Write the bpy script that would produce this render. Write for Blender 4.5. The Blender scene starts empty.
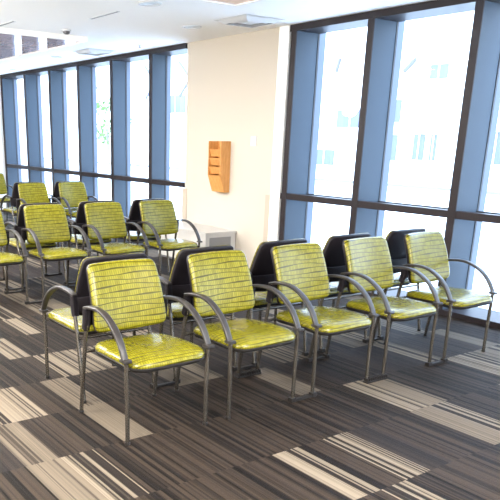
import bpy, bmesh, math, random
from mathutils import Vector, Matrix
random.seed(7)
C = bpy.context.scene.collection
PI = math.pi

# ------------------------------------------------------------------ helpers
def prop(o, label=None, cat=None, group=None, kind=None):
    if label: o['label'] = label
    if cat: o['category'] = cat
    if group: o['group'] = group
    if kind: o['kind'] = kind
    return o

def obj(name, bm, mat, parent=None, smooth=False):
    bmesh.ops.recalc_face_normals(bm, faces=bm.faces[:])
    me = bpy.data.meshes.new(name)
    bm.to_mesh(me); bm.free()
    if smooth:
        for p in me.polygons: p.use_smooth = True
        try: me.set_sharp_from_angle(angle=math.radians(38))
        except Exception: pass
    me.materials.append(mat)
    o = bpy.data.objects.new(name, me); C.objects.link(o)
    if parent: o.parent = parent
    return o

def empty(name, loc, rz=0):
    o = bpy.data.objects.new(name, None); C.objects.link(o)
    o.empty_display_size = .1
    o.location = loc; o.rotation_euler = (0, 0, rz)
    return o

def add_box(bm, x0, x1, y0, y1, z0, z1, bev=0):
    n = bmesh.new()
    vs = [n.verts.new((x, y, z)) for x in (x0, x1) for y in (y0, y1) for z in (z0, z1)]
    for f in ((0,1,3,2),(4,6,7,5),(0,4,5,1),(2,3,7,6),(0,2,6,4),(1,5,7,3)):
        n.faces.new([vs[i] for i in f])
    if bev:
        bmesh.ops.bevel(n, geom=n.edges[:], offset=bev, segments=2, affect='EDGES', profile=.6)
    merge(bm, n); return bm

def merge(bm, n):
    me = bpy.data.meshes.new('tmp'); n.to_mesh(me); n.free()
    bm.from_mesh(me); bpy.data.meshes.remove(me)

def box(*a, **k): return add_box(bmesh.new(), *a, **k)

def add_sweep(bm, path, section, closed_caps=True, up=Vector((1, 0, 0))):
    """sweep a cross-section (list of (a,b)) along a path; a runs along `up`, b along the in-plane normal"""
    path = [Vector(p) for p in path]; rings = []
    for i, p in enumerate(path):
        t = (path[min(i+1, len(path)-1)] - path[max(i-1, 0)]).normalized()
        u = (up - t * up.dot(t)).normalized(); w = t.cross(u)
        sec = section(i / (len(path)-1)) if callable(section) else section
        rings.append([bm.verts.new(p + u*a + w*b) for a, b in sec])
    k = len(rings[0])
    for r, s in zip(rings, rings[1:]):
        for j in range(k): bm.faces.new((r[j], r[(j+1) % k], s[(j+1) % k], s[j]))
    bm.faces.new(rings[0][::-1]); bm.faces.new(rings[-1])
    return bm

def circ(r, n=12): return [(r*math.cos(2*PI*i/n), r*math.sin(2*PI*i/n)) for i in range(n)]
def rrect(hw, hh, r, n=4):
    out = []
    for cx, cy, a0 in ((hw-r, hh-r, 0), (-hw+r, hh-r, PI/2), (-hw+r, -hh+r, PI), (hw-r, -hh+r, 1.5*PI)):
        for i in range(n+1):
            a = a0 + PI/2*i/n; out.append((cx+r*math.cos(a), cy+r*math.sin(a)))
    return out
def catmull(pts, n=8):
    P = [Vector(p) for p in pts]; P = [2*P[0]-P[1]] + P + [2*P[-1]-P[-2]]; out = []
    for i in range(1, len(P)-2):
        for k in range(n):
            t = k/n; a, b, c, d = P[i-1:i+3]
            out.append(.5*((2*b)+(c-a)*t+(2*a-5*b+4*c-d)*t*t+(3*b-a-3*c+d)*t**3))
    out.append(P[-2]); return out

def lathe(bm, prof, center=(0,0,0), n=32):
    rings = [[bm.verts.new((center[0]+r*math.cos(2*PI*i/n), center[1]+r*math.sin(2*PI*i/n), center[2]+z)) for i in range(n)] for r, z in prof]
    for r, s in zip(rings, rings[1:]):
        for j in range(n): bm.faces.new((r[j], r[(j+1)%n], s[(j+1)%n], s[j]))
    bm.faces.new(rings[0]); bm.faces.new(rings[-1])
    return bm

# ------------------------------------------------------------------ materials
def nodes(name):
    m = bpy.data.materials.new(name); m.use_nodes = True
    nt = m.node_tree; b = nt.nodes['Principled BSDF']
    return m, nt, b
def mat(name, col, rough=.5, metal=0, spec=.5, bump=0, bscale=200, var=0):
    m, nt, b = nodes(name)
    b.inputs['Roughness'].default_value = rough; b.inputs['Metallic'].default_value = metal
    b.inputs['Specular IOR Level'].default_value = spec
    tc = nt.nodes.new('ShaderNodeTexCoord')
    nz = nt.nodes.new('ShaderNodeTexNoise'); nz.inputs['Scale'].default_value = bscale
    nt.links.new(tc.outputs['Object'], nz.inputs['Vector'])
    mx = nt.nodes.new('ShaderNodeMix'); mx.data_type = 'RGBA'
    mx.inputs[6].default_value = (*[c*(1-var) for c in col], 1); mx.inputs[7].default_value = (*[min(1, c*(1+var)) for c in col], 1)
    nt.links.new(nz.outputs['Fac'], mx.inputs[0]); nt.links.new(mx.outputs[2], b.inputs['Base Color'])
    if bump:
        bp = nt.nodes.new('ShaderNodeBump'); bp.inputs['Strength'].default_value = bump; bp.inputs['Distance'].default_value = .002
        nt.links.new(nz.outputs['Fac'], bp.inputs['Height']); nt.links.new(bp.outputs['Normal'], b.inputs['Normal'])
    return m
class G:
    """tiny node-math helper"""
    def __init__(s, nt): s.nt = nt
    def val(s, x, sock):
        if isinstance(x, (int, float)): sock.default_value = x
        else: s.nt.links.new(x, sock)
    def m(s, op, a, b=0, c=0):
        n = s.nt.nodes.new('ShaderNodeMath'); n.operation = op
        s.val(a, n.inputs[0]); s.val(b, n.inputs[1]); s.val(c, n.inputs[2]); return n.outputs[0]
    def noise(s, x, y, z=0):
        cv = s.nt.nodes.new('ShaderNodeCombineXYZ'); s.val(x, cv.inputs[0]); s.val(y, cv.inputs[1]); s.val(z, cv.inputs[2])
        w = s.nt.nodes.new('ShaderNodeTexWhiteNoise'); w.noise_dimensions = '3D'; s.nt.links.new(cv.outputs[0], w.inputs[0]); return w.outputs[0]
    def mix(s, f, a, b):
        n = s.nt.nodes.new('ShaderNodeMix'); n.data_type = 'RGBA'
        s.val(f, n.inputs[0])
        for k, x in ((6, a), (7, b)):
            if isinstance(x, tuple): n.inputs[k].default_value = (*x, 1)
            else: s.nt.links.new(x, n.inputs[k])
        return n.outputs[2]
    def smooth(s, x, a, b):
        n = s.nt.nodes.new('ShaderNodeMapRange'); n.interpolation_type = 'SMOOTHSTEP'; n.clamp = True
        s.val(x, n.inputs[0]); n.inputs[1].default_value = a; n.inputs[2].default_value = b; return n.outputs[0]

def carpet_mat():
    m, nt, b = nodes('striped_carpet'); g = G(nt)
    tc = nt.nodes.new('ShaderNodeTexCoord'); sp = nt.nodes.new('ShaderNodeSeparateXYZ'); nt.links.new(tc.outputs['Object'], sp.inputs[0])
    X, Y = sp.outputs[0], sp.outputs[1]
    T = .575
    ty = g.m('FLOOR', g.m('DIVIDE', g.m('ADD', Y, -1.886+10*T), T))
    bx = g.m('FLOOR', g.m('DIVIDE', g.m('ADD', X, 9.012), .192))
    cell = g.noise(bx, ty, 3)                       # one brightness per band of a tile
    cell2 = g.noise(bx, ty, 11)
    s1 = g.noise(g.m('FLOOR', g.m('DIVIDE', X, .0115)), g.m('MULTIPLY', ty, 7), 1)
    s2 = g.noise(g.m('FLOOR', g.m('DIVIDE', X, .024)), g.m('MULTIPLY', ty, 5), 2)
    s3 = g.noise(g.m('FLOOR', g.m('DIVIDE', X, .0058)), ty, 5)
    st = g.m('ADD', g.m('MULTIPLY', s1, .45), g.m('MULTIPLY', s2, .55))
    dark = g.mix(g.smooth(st, .28, .74), (.0024, .0017, .0013), (.031, .0220, .0152))
    light = g.mix(g.smooth(g.m('ADD', g.m('MULTIPLY', s2, .6), g.m('MULTIPLY', s1, .4)), .34, .58), (.010, .0075, .006), (.165, .135, .098))
    pale = g.mix(g.smooth(st, .15, .4), (.030, .023, .017), (.115, .093, .067))
    islight = g.m('GREATER_THAN', cell, .66)
    ispale = g.m('GREATER_THAN', cell2, .68)
    col = g.mix(islight, dark, g.mix(ispale, light, pale))
    isblack = g.m('LESS_THAN', cell, .14)
    col = g.mix(g.m('MULTIPLY', isblack, .55), col, (.014, .012, .012))
    nt.links.new(g.mix(g.m('MULTIPLY', s3, .42), col, (.02, .016, .014)), b.inputs['Base Color'])
    nz = nt.nodes.new('ShaderNodeTexNoise'); nz.inputs['Scale'].default_value = 320; nt.links.new(tc.outputs['Object'], nz.inputs['Vector'])
    bp = nt.nodes.new('ShaderNodeBump'); bp.inputs['Strength'].default_value = .5; bp.inputs['Distance'].default_value = .003
    nt.links.new(g.m('ADD', nz.outputs['Fac'], g.m('MULTIPLY', s3, .6)), bp.inputs['Height']); nt.links.new(bp.outputs['Normal'], b.inputs['Normal'])
    b.inputs['Roughness'].default_value = .7; b.inputs['Specular IOR Level'].default_value = .07
    return m

def vinyl_mat():
    """yellow-green vinyl: dark wavy weft lines with short warp dashes between them; UV is in metres"""
    m, nt, b = nodes('yellow_green_vinyl'); g = G(nt)
    uv = nt.nodes.new('ShaderNodeUVMap'); uv.uv_map = 'UVMap'
    sp = nt.nodes.new('ShaderNodeSeparateXYZ'); nt.links.new(uv.outputs[0], sp.inputs[0])
    U, V = sp.outputs[0], sp.outputs[1]
    P = .031
    row0 = g.m('DIVIDE', V, P)
    w1 = g.m('MULTIPLY', g.m('SINE', g.m('ADD', g.m('MULTIPLY', U, 13), g.m('MULTIPLY', V, 58))), .14)
    w2 = g.m('MULTIPLY', g.m('SINE', g.m('ADD', g.m('MULTIPLY', U, -21), g.m('MULTIPLY', V, 97))), .07)
    r = g.m('ADD', row0, g.m('ADD', w1, w2))
    fr = g.m('FRACT', r); ri = g.m('FLOOR', r)
    dist = g.m('MINIMUM', fr, g.m('SUBTRACT', 1, fr))
    line = g.m('SUBTRACT', 1, g.smooth(dist, .05, .15))
    off = g.m('MULTIPLY', g.noise(ri, 3, 1), 9)
    du = g.m('ADD', g.m('DIVIDE', U, .0145), off)
    df = g.m('FRACT', du); dd = g.m('MINIMUM', df, g.m('SUBTRACT', 1, df))
    dash = g.m('MULTIPLY', g.m('SUBTRACT', 1, g.smooth(dd, .06, .2)), g.smooth(dist, .1, .25))
    cellv = g.noise(g.m('FLOOR', du), ri, 4)
    base = g.mix(cellv, (.140, .127, .006), (.200, .184, .012))
    c1 = g.mix(g.m('MULTIPLY', dash, .75), base, (.075, .067, .005))
    col = g.mix(g.m('MULTIPLY', line, .88), c1, (.030, .026, .004))
    nt.links.new(col, b.inputs['Base Color'])
    b.inputs['Roughness'].default_value = .27; b.inputs['Specular IOR Level'].default_value = .34
    bp = nt.nodes.new('ShaderNodeBump'); bp.inputs['Strength'].default_value = .25; bp.inputs['Distance'].default_value = .0012
    nt.links.new(g.m('SUBTRACT', 1, line), bp.inputs['Height']); nt.links.new(bp.outputs['Normal'], b.inputs['Normal'])
    return m

def wood_mat(name, c1, c2, rough, axis_scale, spec=.5):
    m, nt, b = nodes(name); g = G(nt)
    tc = nt.nodes.new('ShaderNodeTexCoord'); mp = nt.nodes.new('ShaderNodeMapping'); mp.inputs['Scale'].default_value = axis_scale
    nt.links.new(tc.outputs['Object'], mp.inputs[0])
    nz = nt.nodes.new('ShaderNodeTexNoise'); nz.inputs['Scale'].default_value = 6; nz.inputs['Detail'].default_value = 6; nz.inputs['Distortion'].default_value = .6
    nt.links.new(mp.outputs[0], nz.inputs['Vector'])
    nt.links.new(g.mix(g.smooth(nz.outputs['Fac'], .3, .7), c1, c2), b.inputs['Base Color'])
    b.inputs['Roughness'].default_value = rough; b.inputs['Specular IOR Level'].default_value = spec
    return m

def glass_mat():
    m = bpy.data.materials.new('window_glass'); m.use_nodes = True; nt = m.node_tree; nt.nodes.clear()
    out = nt.nodes.new('ShaderNodeOutputMaterial'); mx = nt.nodes.new('ShaderNodeMixShader')
    t = nt.nodes.new('ShaderNodeBsdfTransparent'); t.inputs[0].default_value = (.95, .97, .97, 1)
    gl = nt.nodes.new('ShaderNodeBsdfGlossy'); gl.inputs['Roughness'].default_value = .02
    lw = nt.nodes.new('ShaderNodeLayerWeight'); ge = nt.nodes.new('ShaderNodeNewGeometry'); g = G(nt)
    fac = g.m('MULTIPLY', g.m('ADD', .04, g.m('MULTIPLY', g.m('POWER', lw.outputs['Facing'], 6), .3)), g.m('SUBTRACT', 1, ge.outputs['Backfacing']))
    nt.links.new(fac, mx.inputs[0]); nt.links.new(t.outputs[0], mx.inputs[1]); nt.links.new(gl.outputs[0], mx.inputs[2]); nt.links.new(mx.outputs[0], out.inputs[0])
    return m
def emit_mat(name, col, s):
    m, nt, b = nodes(name)
    b.inputs['Base Color'].default_value = (*col, 1); b.inputs['Emission Color'].default_value = (*col, 1); b.inputs['Emission Strength'].default_value = s
    return m

M = dict(
    carpet=carpet_mat(), vinyl=vinyl_mat(), glass=glass_mat(),
    ceiling=mat('ceiling_paint', (.92, .92, .92), .8, bump=.05),
    wall=mat('cream_wall_paint', (.47, .425, .36), .7, bump=.05),
    white=mat('white_paint', (.85, .85, .83), .6),
    guard=mat('corner_guard_vinyl', (.40, .345, .28), .6),
    frame=mat('window_frame_aluminium', (.052, .070, .092), .5, 0, .08),
    outfin=mat('daylit_fin_aluminium', (.12, .14, .18), .5, 0, .1),  # lighter copy of the mullion metal; outdoor light is put into its colour
    transom=mat('dark_bronze_aluminium', (.020, .016, .018), .45, 0, .15),
    gasket=mat('black_gasket', (.012, .013, .016), .6),
    steel=mat('satin_steel_tube', (.17, .153, .13), .26, .85, .5, var=.04),
    arm=mat('dark_grey_arm', (.026, .023, .022), .40, .1, .4),
    shell=mat('black_plastic_shell', (.010, .008, .010), .55, 0, .15, bump=.1, bscale=900),
    pan=mat('black_seat_pan', (.014, .012, .011), .55, 0, .2),
    oak=wood_mat('honey_oak_veneer', (.48, .215, .058), (.58, .285, .09), .42, (9, 9, 1.2)),
    oakdark=wood_mat('honey_oak_recess', (.50, .215, .055), (.60, .28, .08), .5, (9, 9, 1.2)),
    raft=wood_mat('polished_timber_panel', (.50, .33, .28), (.60, .42, .36), .08, (6, .6, 6), .9),
    laminate=mat('white_laminate', (.46, .45, .43), .4),
    lamgrey=mat('grey_laminate', (.20, .20, .205), .5),
    metalwhite=mat('white_enamelled_metal', (.56, .57, .59), .5),
    lens=mat('downlight_diffuser', (.42, .43, .43), .4),
    dark=mat('dark_plastic', (.10, .10, .11), .6),
    plaza=mat('pale_concrete_paving', (.88, .87, .83), .9, bscale=3, var=.04),
    render_=mat('white_render', (.82, .82, .82), .9, bscale=2, var=.02),
    bwin=mat('blue_tinted_window', (.07, .085, .13), .3, 0, .5),
    strut=mat('lavender_grey_steel', (.085, .08, .12), .5),
    kerb=mat('grey_kerb_stone', (.16, .16, .18), .8),
    leaf=mat('pale_green_leaf', (.10, .17, .045), .7, var=.2, bscale=4),
    bark=mat('grey_bark', (.20, .17, .15), .9),
)

def struct(name, bm, m, parent=None, smooth=False):
    o = obj(name, bm, m, parent, smooth)
    if not parent: o['kind'] = 'structure'
    return o

# ------------------------------------------------------------------ room shell
XW, H, YE, YB, XL = 5.843, 2.84, 15.40, -3.2, -4.2
CX0, CX1 = 6.344, 8.395       # the solid column between the two window banks (along Y)
struct('floor', box(XL, XW+.02, YB, YE, -.12, 0), M['carpet'])
struct('ceiling', box(XL, XW+.40, YB, YE, H, H+.15), M['ceiling'])
struct('wall_left', box(XL-.15, XL, YB, YE, -.12, H), M['wall'])
struct('wall_far', box(XL, XW+.6, YE, YE+.15, -.12, H), M['white'])
struct('wall_right', box(XW, XW+.45, CX0+.17, CX1-.03, -.12, H), M['wall'])
struct('wall_near', box(XL, XW+.6, YB-.15, YB, -.12, H), M['white'])
# white casing and the beige corner guards of the column
struct('trim_1', box(XW-.012, XW+.45, CX0+.005, CX0+.17, -.02, H), M['white'])
struct('trim_2', box(XW-.010, XW, CX0+.172, CX0+.262, 0, .96, bev=.003), M['guard'])
struct('trim_3', box(XW-.010, XW+.06, CX1-.09, CX1+.03, 0, .925, bev=.003), M['guard'])
# transoms, head rails and floor sills run unbroken across each bank
ZT0, ZT1, ZH = .930, 1.000, 2.772
banks = ((2.745, CX0), (CX1-.02, YE))
n = 4
for y0, y1 in ((-3.1, CX0), (CX1, YE)):
    struct('trim_%d' % n, box(XW-.004, XW+.085, y0, y1, ZT0, ZT1, bev=.004), M['transom']); n += 1
    struct('trim_%d' % n, box(XW-.006, XW+.37, y0, y1, ZH, H+.001), M['transom']); n += 1
    struct('trim_%d' % n, box(XW-.006, XW+.42, y0, y1, -.02, .055, bev=.004), M['transom']); n += 1
# bays: each window is two panes and the deep mullion fin on its far side
def mullion_parts(y1, parent, w, XG, od):
    y0 = y1 - w
    m1 = obj('mullion', box(XW, XG-.012, y0, y1, .055, ZH, bev=.003), M['frame'], parent)
    obj('front_face_tone', box(XW-.008, XW+.004, y0-.001, y1+.001, .0551, ZH-.001), M['transom'], m1)  # front of the same mullion; its brown under room light is painted on
    obj('gasket', box(XG-.012, XG+.012, y0-.006, y1+.006, .055, ZH), M['gasket'], m1)
    obj('outer_fin', box(XG+.012, XG+od, y0+.008, y1-.008, .0, ZH+.05, bev=.003), M['outfin'], m1)
    return y0
wn = 1
right = [6.316, 5.208, 4.015, 2.822, 1.629, .436, -.757, -1.95, -3.1]
left = [15.395] + [9.344 + 1.1935*i for i in range(4, -1, -1)] + [CX1]
for ys, glass_end in ((left, True), (right, False)):
    for a, b_ in zip(ys, ys[1:]):
        w = empty('window_%d' % wn, (XW, (a+b_)/2, 0)); w['kind'] = 'structure'; wn += 1
        inv = Matrix.Translation((-XW, -(a+b_)/2, 0))
        before = set(C.objects)
        XG, od = (XW+.25, .09) if glass_end else (XW+.345, .125)
        y0 = mullion_parts(a, w, .082, XG, od)
        obj('pane', box(XG-.004, XG+.004, b_, y0, ZT1-.035, ZH+.01), M['glass'], w)
        obj('pane', box(XG-.004, XG+.004, b_, y0, .03, ZT1-.035), M['glass'], w)
        obj('glazing_bar', box(XG-.02, XG+.02, b_, y0, ZT0+.012, ZT1-.012), M['gasket'], w)
        for o in set(C.objects) - before:
            o.data.transform(inv)
# ------------------------------------------------------------------ ceiling fittings
def raft(name, label, x0, x1, y0, y1):
    t = prop(empty(name, ((x0+x1)/2, (y0+y1)/2, H)), label, 'ceiling panel')
    cx, cy = (x0+x1)/2, (y0+y1)/2
    def L(bm): bm.transform(Matrix.Translation((-cx, -cy, -H))); return bm
    obj('timber_soffit', L(box(x0+.03, x1-.03, y0+.03, y1-.03, H-.052, H)), M['raft'], t)
    e = bmesh.new()
    add_box(e, x0, x1, y0, y0+.03, H-.062, H); add_box(e, x0, x1, y1-.03, y1, H-.062, H)
    add_box(e, x0, x0+.03, y0+.03, y1-.03, H-.062, H); add_box(e, x1-.03, x1, y0+.03, y1-.03, H-.062, H)
    obj('white_edge', L(e), M['white'], t)
raft('ceiling_raft', 'polished timber ceiling panel with white edge, far left, reflecting the windows', 1.2, 4.53, 8.75, 15.2)
raft('ceiling_raft', 'timber ceiling panel of which one corner shows at the top edge of the photo', 1.2, 4.43, 1.6, 5.57)

def downlight(x, y, r, label):
    t = prop(empty('downlight', (x, y, H)), label, 'ceiling light', 'round recessed ceiling downlights')
    obj('trim_ring', lathe(bmesh.new(), [(r, 0), (r, -.006), (r*.96, -.011), (r*.80, -.010), (r*.76, -.002), (r*.76, 0)]), M['metalwhite'], t, True)
    obj('diffuser', lathe(bmesh.new(), [(r*.755, -.001), (r*.755, -.004), (r*.4, -.006), (.001, -.006)]), M['lens'], t, True)
downlight(3.915, 6.255, .115, 'larger round downlight nearest the top edge, left of the column')
downlight(5.06, 7.165, .115, 'round downlight just above the left end of the cream column')
downlight(5.22, 11.2, .09, 'small round downlight far off, between timber panel and the far windows')

def diffuser(cx, cy, sx, sy, label):
    t = prop(empty('air_diffuser', (cx, cy, H)), label, 'air vent', 'square ceiling air diffusers')
    def ring(bm, k0, z0, k1, z1):
        a = [(sx*k0, sy*k0), (-sx*k0, sy*k0), (-sx*k0, -sy*k0), (sx*k0, -sy*k0)]
        b = [(sx*k1, sy*k1), (-sx*k1, sy*k1), (-sx*k1, -sy*k1), (sx*k1, -sy*k1)]
        va = [bm.verts.new((x, y, z0)) for x, y in a]; vb = [bm.verts.new((x, y, z1)) for x, y in b]
        va2 = [bm.verts.new((x, y, z0+.003)) for x, y in a]; vb2 = [bm.verts.new((x, y, z1+.003)) for x, y in b]
        for i in range(4):
            j = (i+1) % 4
            bm.faces.new((va[i], va[j], vb[j], vb[i])); bm.faces.new((va2[i], vb2[i], vb2[j], va2[j]))
            bm.faces.new((va[i], va2[i], va2[j], va[j])); bm.faces.new((vb[i], vb[j], vb2[j], vb2[i]))
        return bm
    obj('frame', ring(bmesh.new(), .5, -.006, .44, -.008), M['metalwhite'], t)
    obj('back_plate', box(-sx*.45, sx*.45, -sy*.45, sy*.45, -.003, -.001), M['dark'], t)
    for k in (.43, .33, .23):
        obj('louvre', ring(bmesh.new(), k, -.010, k-.085, -.042+.03*(.43-k)), M['metalwhite'], t)
    obj('core', box(-sx*.13, sx*.13, -sy*.13, sy*.13, -.034, -.030), M['metalwhite'], t)
diffuser(5.26, 6.37, .55, .55, 'square louvred air diffuser in the ceiling above the cream column')
diffuser(5.32, 10.08, .46, .55, 'distant square air diffuser in the ceiling beside the far windows')
for x, y, l, lab in ((3.90, 7.15, .62, 'thin slot in the ceiling left of the larger downlight'),
                     (3.30, 8.42, .50, 'thin ceiling slot near the left edge, before the timber panel'),
                     (5.54, 13.93, .40, 'short ceiling slot farthest away, over the last window')):
    t = prop(empty('slot_vent', (x, y, H)), lab, 'air vent')
    obj('frame', box(-.022, .022, -l/2, l/2, -.004, 0), M['metalwhite'], t)
    obj('slot', box(-.008, .008, -l/2+.012, l/2-.012, -.0055, -.004), M['dark'], t)
t = prop(empty('smoke_detector', (4.05, 8.38, H)), 'small domed smoke detector on the ceiling in front of the timber panel', 'smoke detector')
obj('base', lathe(bmesh.new(), [(.058, 0), (.058, -.014), (.05, -.020)]), M['metalwhite'], t, True)
obj('dome', lathe(bmesh.new(), [(.043, -.020), (.043, -.030), (.036, -.044), (.02, -.052), (.004, -.054)]), M['dark'], t, True)
t = prop(empty('sprinkler_head', (5.47, 9.0, H+.003)), 'tiny sprinkler head in the ceiling by the far windows', 'sprinkler')
obj('rosette', lathe(bmesh.new(), [(.034, 0), (.034, -.006), (.012, -.012)]), M['metalwhite'], t, True)
obj('deflector', lathe(bmesh.new(), [(.006, -.012), (.006, -.035), (.018, -.036), (.018, -.039), (.003, -.040)], n=16), M['dark'], t, True)

# ------------------------------------------------------------------ on the column
hx = XW
t = prop(empty('brochure_holder', (hx+.004, 7.475, .935)), 'honey oak brochure rack with four pockets on the cream column', 'brochure rack')
y0, y1 = -.135, .135; D = .165; Z = .645; ZK = .215; DB = .085
def side(y):
    bm = bmesh.new(); th = .012
    prof = [(0, 0), (0, Z), (-D, Z), (-D, ZK), (-DB, 0)]
    a = [bm.verts.new((x, y, z)) for x, z in prof]; b = [bm.verts.new((x, y+th, z)) for x, z in prof]
    bm.faces.new(a); bm.faces.new(b[::-1])
    for i in range(5): bm.faces.new((a[i], a[(i+1) % 5], b[(i+1) % 5], b[i]))
    return bm
obj('side_panel', side(y0), M['oak'], t); obj('side_panel', side(y1-.012), M['oak'], t)
obj('back_panel', box(-.010, 0, y0+.012, y1-.012, 0, Z), M['oakdark'], t)
def slant(x0b, z0, x1b, z1, th=.010):
    bm = bmesh.new(); ya, yb = y0+.012, y1-.012
    v = [bm.verts.new(p) for p in ((x0b, ya, z0), (x0b, yb, z0), (x1b, yb, z1), (x1b, ya, z1), (x0b+th, ya, z0), (x0b+th, yb, z0), (x1b+th, yb, z1), (x1b+th, ya, z1))]
    for f in ((0,1,2,3),(4,7,6,5),(0,4,5,1),(3,2,6,7),(0,3,7,4),(1,5,6,2)): bm.faces.new([v[i] for i in f])
    return bm
obj('pocket_front', slant(-DB+.004, .0, -D+.002, ZK), M['oak'], t)
for k, zz in enumerate((.285, .395, .505)):
    obj('pocket_front', slant(-D+.045, zz-.055, -D+.004, zz+.038), M['oak'], t)
obj('bottom_panel', box(-DB, 0, y0+.012, y1-.012, 0, .01), M['oak'], t)
t = prop(empty('light_switch', (hx, 6.885, 1.53)), 'white wall switch plate on the cream column, right of the brochure rack', 'light switch')
obj('plate', box(-.010, 0, -.05, .05, 0, .115, bev=.003), M['metalwhite'], t)
obj('rocker', box(-.015, -.010, -.018, .018, .03, .085, bev=.002), M['laminate'], t)
t = prop(empty('low_cabinet', (5.59, 7.72, 0)), 'low white cabinet with grey end panel against the foot of the cream column', 'cabinet')
obj('carcass', box(-.25, .24, -.565, .56, .03, .425, bev=.004), M['laminate'], t)
obj('worktop', box(-.262, .252, -.58, .575, .425, .455, bev=.004), M['laminate'], t)
obj('end_panel', box(-.19, .16, -.572, -.564, .07, .385, bev=.002), M['lamgrey'], t)
obj('plinth', box(-.23, .22, -.545, .54, 0, .03), M['dark'], t)

# ------------------------------------------------------------------ the armchair
LX = .263
def slab(outline, scales, warp, uvf):
    """pillow of concentric rings; outline(a)->list of (u,v); scales: list of (inset, h)"""
    bm = bmesh.new(); uvl = bm.loops.layers.uv.new('UVMap'); rings = []; uvs = {}
    cu, cv = outline['c']
    for ins, h in scales:
        ring = []
        for (u, v) in outline['p']:
            du, dv = u-cu, v-cv; L = math.hypot(du, dv)
            if ins < 0: k = -ins                       # plain scale
            else: k = max(0, 1 - ins/L)
            uu, vv = cu+du*k, cv+dv*k
            vt = bm.verts.new(warp(uu, vv, h)); uvs[vt] = uvf(uu, vv, h); ring.append(vt)
        rings.append(ring)
    k = len(rings[0])
    for r, s in zip(rings, rings[1:]):
        for j in range(k): bm.faces.new((r[j], r[(j+1) % k], s[(j+1) % k], s[j]))
    for r in (rings[0], rings[-1]):
        c = Vector((0, 0, 0))
        for q in r: c += q.co
        vt = bm.verts.new(c/k); uvs[vt] = (sum(uvs[q][0] for q in r)/k, sum(uvs[q][1] for q in r)/k)
        for j in range(k): bm.faces.new((r[j], r[(j+1) % k], vt))
    for f in bm.faces:
        for l in f.loops: l[uvl].uv = uvs[l.vert]
    return bm
def dense(pts, step=.022):
    out = []
    for a, b in zip(pts, pts[1:]+pts[:1]):
        n_ = max(1, int(math.hypot(b[0]-a[0], b[1]-a[1])/step))
        for i in range(n_): out.append((a[0]+(b[0]-a[0])*i/n_, a[1]+(b[1]-a[1])*i/n_))
    return out

# seat: u = x, v = depth (0 rear .. front negative y)
def seat_outline(inset=0):
    p = dense(rrect(.257-inset, .258-inset, .09))
    q = []
    for u, v in p:                                     # v>0 is the front: bow it out slightly, narrow the rear
        bow = .018*(1-(u/.247)**2) if v > 0 else 0
        k = 1 - .075*max(0, -v/.258)
        q.append((u*k, v + bow*max(0, v/.258)))
    return {'p': q, 'c': (0, 0)}
def seat_warp(u, v, h):
    y = -.086 - v
    z = .472 + h + .006*(1-(u/.25)**2)
    z -= .014*math.exp(-((u/.13)**2 + ((v+.05)/.14)**2))
    if v > .09: z -= .013*((v-.09)/.185)**2
    if v < 0: z -= .016*(-v/.28)
    return Vector((u, y, z))
def rim(T, r, n=6):
    return [(r*(1-math.sin(PI/2*(1-i/n))), T - r*(1-math.cos(PI/2*(1-i/n)))) for i in range(n+1)]
def seat_bm():
    sc = [(-.12, .014), (-.3, .014), (-.5, .013), (-.68, .012), (-.82, .010)]
    edge = [(r_, h) for r_, h in ((.026, .006), (.014, .002), (.006, -.006), (.001, -.014), (0, -.021), (.003, -.027), (.010, -.030))]
    return slab(seat_outline(), sc+edge+[(-.6, -.030), (-.2, -.030)], seat_warp, lambda u, v, h: (u+1, v*1.02+1 - h*.9))
def pan_bm():
    return slab(seat_outline(.001), [(-.3, -.030), (-.8, -.030), (.004, -.029), (0, -.033), (.001, -.042), (.010, -.052), (.03, -.056), (-.5, -.058)], seat_warp, lambda u, v, h: (u, v))

# backrest: u = x, v = height above its lower edge
BH = .372
def back_outline(inset=0):
    pts = dense(rrect(.24-inset, BH/2-inset, .034), .016)
    q = []
    for u, v in pts:
        f = v/(BH/2)                                   # -1 bottom .. 1 top
        k = .992 - .028*f - .032*max(0, f)**2 - .02*max(0, -f-.55)**2*4
        vv = v
        if v < 0: vv = v - .014*(1-(u/.24)**2)*(-f)
        else: vv = v + .005*(1-(u/.24)**2)*f
        q.append((u*k, vv))
    return {'p': q, 'c': (0, 0)}
def back_warp(u, v, h):
    f = (v+BH/2)/BH
    y = .105 + .122*f - .022*math.sin(PI*min(1, max(0, f)))*.6 - .022*(u/.24)**2
    z = .541 + f*(.912-.541)
    return Vector((u, y - h, z + h*.22))
def back_bm():
    sc = [(-.12, .020), (-.32, .020), (-.52, .0195), (-.7, .019), (-.85, .017)]
    edge = [(.018, .015), (.010, .011), (.004, .004), (.0, -.006), (.002, -.016), (.006, -.020)]
    return slab(back_outline(), sc+edge+[(-.5, -.020), (-.1, -.020)], back_warp, lambda u, v, h: (u+1, v+1 + (.02-h)*.5*(1 if v > 0 else -1)))
def shell_bm():
    return slab(back_outline(.0005), [(-.3, -.001), (-.8, -.001), (.003, -.001), (0, -.004), (.001, -.030), (.008, -.036), (.03, -.038), (-.6, -.040), (-.2, -.040)], back_warp, lambda u, v, h: (u, v))

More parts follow.
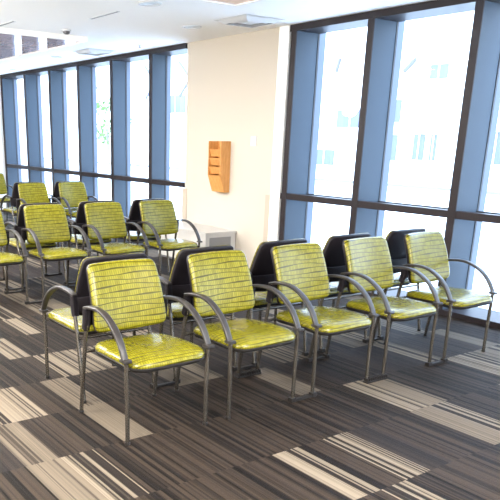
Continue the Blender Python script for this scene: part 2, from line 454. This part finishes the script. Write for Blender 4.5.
def tube(path, r, n_=14): return add_sweep(bmesh.new(), path, circ(r, n_))
def front_leg(s):
    bm = add_sweep(bmesh.new(), [(s*LX, -.300, .006), (s*LX, -.300, .02), (s*LX, -.2995, .25), (s*(LX+.005), -.299, .478)], lambda t: circ(.0118+.0012*t, 14), up=Vector((1, 0, 0)))
    return bm
REAR = [(.258, .006), (.256, .02), (.228, .20), (.196, .38), (.170, .52), (.155, .57), (.150, .66)]
def rear_leg(s):
    return tube(catmull([(s*LX, y, z) for y, z in REAR], 4), .0125)
def arm_bm(s):
    P = [(.166, .672), (.14, .680), (.08, .690), (.0, .694), (-.07, .684), (-.135, .658), (-.20, .616), (-.25, .563), (-.282, .512), (-.294, .486)]
    return add_sweep(bmesh.new(), catmull([(s*(LX+.010*min(1, max(0, (.1-y)/.38))), y, z) for y, z in P], 5), lambda t: rrect(.019+.002*math.sin(PI*t), .0095, .007, 3))
def build_chair():
    root = empty('waiting_chair', (0, 0, 0))
    s = obj('seat', seat_bm(), M['vinyl'], root, True)
    obj('seat_pan', pan_bm(), M['pan'], s, True)
    b = obj('backrest', back_bm(), M['vinyl'], root, True)
    obj('back_shell', shell_bm(), M['shell'], b, True)
    br = bmesh.new()
    add_sweep(br, catmull([(-LX+.004, .158, .614), (-.22, .172, .614), (-.12, .190, .614), (0, .196, .614), (.12, .190, .614), (.22, .172, .614), (LX-.004, .158, .614)], 4),
              rrect(.048, .011, .006, 3), up=Vector((0, 0, 1)))
    obj('back_bracket', br, M['shell'], root, True)
    for sgn in (-1, 1):
        obj('leg', front_leg(sgn), M['steel'], root, True)
        lg = obj('leg', rear_leg(sgn), M['steel'], root, True)
        obj('post_sleeve', add_sweep(bmesh.new(), [(sgn*LX, .171, .545), (sgn*LX, .157, .60), (sgn*LX, .152, .672)], rrect(.0185, .021, .008, 3)), M['shell'], lg, True)
        a = obj('armrest', arm_bm(sgn), M['arm'], root, True)
        obj('arm_cap', box(sgn*(LX+.008)-.024, sgn*(LX+.008)+.024, -.327, -.272, .474, .492, bev=.005), M['arm'], a, True)
        for yy in (-.300, .258):
            q = bmesh.new(); lathe(q, [(.0145, 0), (.0150, .004), (.0150, .012), (.0125, .018)], (sgn*LX, yy, 0), 14)
            obj('foot_glide', q, M['pan'], root, True)
    for yy, zz in ((-.285, .424), (.190, .405)):
        obj('crossbar', add_sweep(bmesh.new(), [(-LX, yy, zz), (0, yy, zz), (LX, yy, zz)], circ(.010, 10), up=Vector((0, 0, 1))), M['steel'], root, True)
    return root

# coupling brackets: each chair carries its half of the flat or ribbed clip that ties it to its neighbour
def bracket_mesh(ribbed, y, sg):
    bm = bmesh.new(); x0, x1 = LX-.022, LX+.0868
    if ribbed:
        add_box(bm, x0, x1, y-.03, y+.012, 0, .012, bev=.003)
        for i in range(5):
            xx = x0+.012+i*.0215
            add_box(bm, xx-.006, min(xx+.006, x1), y-.028, y+.012, .010, .034, bev=.003)
    else:
        add_box(bm, x0, x1, y-.013, y+.013, 0, .016, bev=.002)
        add_box(bm, x0-.004, x0+.036, y-.019, y+.019, 0, .030, bev=.004)
    if sg < 0: bm.transform(Matrix.Scale(-1, 4, (1, 0, 0)))
    return bm
proto_br = {}
def half(root, *k):
    if k not in proto_br:
        o = obj('coupling_bracket', bracket_mesh(*k), M['pan'], root); proto_br[k] = o.data
    else:
        o = bpy.data.objects.new('coupling_bracket', proto_br[k]); C.objects.link(o); o.parent = root
def couple(a_, b_, ribbed, y):
    """a_'s right side (its own +x) to b_'s left side"""
    half(a_, ribbed, y, 1); half(b_, ribbed, y, -1)

proto = build_chair(); used = []
def dup(root):
    r = root.copy(); C.objects.link(r)
    for ch in list(root.children):
        if ch.name.startswith('coupling'): continue
        c = ch.copy(); C.objects.link(c); c.parent = r
        for g_ in ch.children:
            d = g_.copy(); C.objects.link(d); d.parent = c
    return r
def place(x, y, rz, label, group):
    o = proto if not used else dup(proto); used.append(o)
    o.location = (x, y, 0); o.rotation_euler = (0, 0, rz)
    return prop(o, label, 'chair', group)

PITCH = .7013; R1, R2, R3 = 3.285, 6.69, 10.09
GA, GB, GC = 'front row chairs', 'second row chairs', 'third row chairs'
A = 'yellow-green patterned armchair '
front = ['nearest the camera, at the left end of the front row',
         'second from the left in the front row, facing the camera',
         'third of five in the front row, in the middle, facing the camera',
         'fourth from the left in the front row, facing the camera',
         'at the window end of the front row, its arm against the glass']
fr_objs = []
for i, l in enumerate(front):
    fr_objs.append(place(1.734+LX+PITCH*i, R1+.02*(i == 0)*0, 0, A+l, GA))
ordn = ['nearest', 'second', 'third', 'fourth', 'window-end']
bk_objs = []; BKX = [.085]*5
for i in range(5):
    bk_objs.append(place(1.734+LX+PITCH*i+BKX[i], R1+.645, PI, A + 'back to back with the %s front-row chair' % ordn[i], GA))
r2 = ['cut by the left edge of the photo, in the second row', 'second from the left in the second row, legs seen whole',
      'third from the left in the second row, above the nearest chair', 'at the column end of the second row, beside the low white cabinet']
sec = []
for i, l in enumerate(r2):
    sec.append(place(2.044+LX+PITCH*i, R2, 0, A+l, GB))
r2b = ['leftmost second-row chair', 'second chair of the second row', 'third chair of the second row', 'second-row chair by the cabinet']
secb = []
for i, l in enumerate(r2b):
    secb.append(place(2.044+LX+PITCH*i+.06, R2+.66, PI, A + 'back to back with the ' + l, GB))
r3 = ['on the left of the third row, far back', 'on the right of the third row, near the far windows']
thr = []
for i, l in enumerate(r3):
    thr.append(place(4.045+LX+(PITCH-.03)*i, R3, 0, A+l, GC))
thrb = []
for i, l in enumerate(('left', 'right')):
    thrb.append(place(4.05+LX+PITCH*i+.04, R3+.68, PI, A + 'back to back with the %s third-row chair' % l, GC))
last = place(4.45+LX, 12.95, 0, A + 'farthest away of all, cut by the left edge beside the last window', 'fourth row chair')
# couplers seen in the photo
for i, rb in ((1, False), (2, True), (3, False)): couple(fr_objs[i], fr_objs[i+1], rb, -.30)
for i, rb in ((1, True), (2, False)): couple(fr_objs[i], fr_objs[i+1], rb, .258)
for i in range(4): couple(bk_objs[i+1], bk_objs[i], False, .258)
for i in range(3):
    for y in (-.30, .258): couple(sec[i], sec[i+1], False, y); couple(secb[i+1], secb[i], False, y)

# ------------------------------------------------------------------ outside
XF = 20.0
struct('ground', box(XW+.45, 60, -30, 90, -.30, -.06), M['plaza'])
bld = prop(empty('building', (XF, 22, 0)), 'white rendered building with blue windows seen across the paving through the glass', 'building')
def L(bm): bm.transform(Matrix.Translation((-XF, -22, 0))); return bm
obj('wall', L(box(XF, XF+8, 6, 60, -.06, 7.2)), M['render_'], bld)
obj('plinth', L(box(XF-.10, XF, 6, 60, .16, .235)), M['kerb'], bld)
obj('ledge', L(box(XF-.22, XF, 11, 17.3, 1.96, 2.08)), M['render_'], bld)
for ya, yb, za, zb in ((16.05, 16.5, 2.26, 2.97), (16.06, 16.54, 1.02, 1.85), (14.95, 15.38, 1.06, 1.88), (14.5, 14.72, 1.06, 1.88),
                       (12.5, 13.05, 2.3, 3.14), (12.0, 12.85, 1.02, 2.01), (17.6, 18.9, 2.1, 2.7), (18.9, 19.9, .75, 1.3),
                       (14.4, 15.05, 3.55, 3.97), (28.7, 30.4, 2.8, 3.6), (25.5, 27.5, 2.9, 3.5), (22.6, 24.2, 1.6, 2.2), (30.2, 31.4, 1.2, 1.8)):
    f = obj('window', L(box(XF-.03, XF, ya, yb, za, zb)), M['bwin'], bld)
    obj('mullion_bar', L(box(XF-.045, XF-.03, (ya+yb)/2-.02, (ya+yb)/2+.02, za, zb)), M['render_'], f)
def strut(y0, z0, y1, z1, y2=None, z2=None, x=XF-.5):
    bm = bmesh.new()
    add_sweep(bm, [(x, y0, z0), (x, (y0+y1)/2, (z0+z1)/2), (x, y1, z1)], rrect(.05, .05, .01, 2))
    if y2 is not None: add_sweep(bm, [(x+.5, y2, z2), (x+.2, (y0+y2)/2, (z0+z2)/2), (x, y0, z0)], rrect(.05, .04, .01, 2), up=Vector((0, 0, 1)))
    obj('canopy_strut', L(bm), M['strut'], bld)
strut(16.2, 4.16, 16.5, 3.82, 16.7, 4.05); strut(15.3, 4.12, 15.7, 3.78, 15.9, 4.0); strut(16.65, 3.64, 16.95, 2.95)
strut(19.82, 4.44, 19.95, 4.05); strut(18.52, 4.40, 18.66, 3.95)
for y in (24.5, 27.6, 30.6, 33.6, 36.7): strut(y, 4.2, y+1.0, 5.0); strut(y+.2, 4.1, y+.9, 3.5)
def tree(x, y, h, r, label):
    t = prop(empty('tree', (x, y, -.06)), label, 'tree')
    obj('trunk', add_sweep(bmesh.new(), [(0, 0, 0), (.05, .02, h*.3), (0, .05, h*.6)], lambda q: circ(.12*(1-.5*q), 10)), M['bark'], t, True)
    bm = bmesh.new()
    for i in range(420):
        a, b_ = random.uniform(0, 2*PI), math.acos(random.uniform(-1, 1)); q = r*random.uniform(.45, 1)**.5
        c = Vector((q*math.sin(b_)*math.cos(a), q*math.sin(b_)*math.sin(a), h*.62+q*.85*math.cos(b_)))
        rot = Matrix.Rotation(random.uniform(0, 6.3), 3, Vector((random.random()-.5, random.random()-.5, random.random()-.5)).normalized())
        s = random.uniform(.10, .2)
        vs = [bm.verts.new(c + rot @ Vector(p)*s) for p in ((-1, 0, 0), (0, -.45, .1), (1, 0, 0), (0, .45, .1))]
        bm.faces.new(vs)
    obj('foliage', bm, M['leaf'], t)
tree(18.2, 33.2, 3.9, 1.35, 'pale green tree outside, seen between the far mullions')

# ------------------------------------------------------------------ light
w = bpy.data.worlds.new('World'); bpy.context.scene.world = w; w.use_nodes = True
nt = w.node_tree; bg = nt.nodes['Background']
g = G(nt)
tc = nt.nodes.new('ShaderNodeTexCoord'); sp = nt.nodes.new('ShaderNodeSeparateXYZ'); nt.links.new(tc.outputs['Generated'], sp.inputs[0])
nt.links.new(g.mix(g.smooth(sp.outputs[2], -.1, .7), (.70, .82, 1.0), (.50, .68, 1.0)), bg.inputs['Color'])
bg.inputs['Strength'].default_value = 4.2

def area(name, loc, sx, sy, power, col, rot=(0, 0, 0)):
    l = bpy.data.lights.new(name, 'AREA'); l.shape = 'RECTANGLE'; l.size = sx; l.size_y = sy; l.energy = power; l.color = col
    o = bpy.data.objects.new(name, l); C.objects.link(o); o.location = loc; o.rotation_euler = rot; return o
WARM = (1.0, .96, .91)
for i, (x, y) in enumerate(((-.6, 1.0), (-.6, 4.0), (-.6, 7.5), (2.6, .2), (2.6, 6.8), (2.0, 8.3))):  # unseen area lamps added as warm room fill, no fixtures
    area('area_fill', (x, y, H-.02), 1.2, .3, 30 if (x, y) == (2.6, 6.8) else 62, WARM)

for x, y in ((-.7, 1.2), (-.7, 4.2), (.2, 7.8), (2.4, -.4), (.9, 10.5)):  # unseen point lamps added to brighten the ceiling, not real pendants
    l = bpy.data.lights.new('ceiling_brightener', 'POINT'); l.energy = 125; l.color = WARM; l.shadow_soft_size = .16
    o = bpy.data.objects.new('ceiling_brightener', l); C.objects.link(o); o.location = (x, y, 2.25)
# ------------------------------------------------------------------ camera
F = Vector((.5425, .7818, -.3080)); 
yaw, pitch, roll = .6067425763894795, .31314808996459315, .01778778800245185
F = Vector((math.sin(yaw)*math.cos(pitch), math.cos(yaw)*math.cos(pitch), -math.sin(pitch)))
R0 = Vector((math.cos(yaw), -math.sin(yaw), 0)); U0 = R0.cross(F)
R = R0*math.cos(roll) + U0*math.sin(roll); U = -R0*math.sin(roll) + U0*math.cos(roll)
cam = bpy.data.cameras.new('Camera'); co = bpy.data.objects.new('Camera', cam); C.objects.link(co)
co.matrix_world = Matrix(((R.x, U.x, -F.x, 0), (R.y, U.y, -F.y, 0), (R.z, U.z, -F.z, 1.6), (0, 0, 0, 1)))
cam.sensor_width = 36; cam.lens = 687.2914*36/500
cam.shift_x = (250-179.7307)/500; cam.shift_y = (361.3759-250)/500
cam.clip_start = .05; cam.clip_end = 300
sc = bpy.context.scene
sc.camera = co
sc.view_settings.view_transform = 'Standard'; sc.view_settings.look = 'None'
sc.view_settings.gamma = 1; sc.view_settings.exposure = 1.62; sc.view_settings.use_curve_mapping = False
sc.cycles.use_denoising = True
sc.cycles.max_bounces = 10; sc.cycles.diffuse_bounces = 6; sc.cycles.transparent_max_bounces = 16
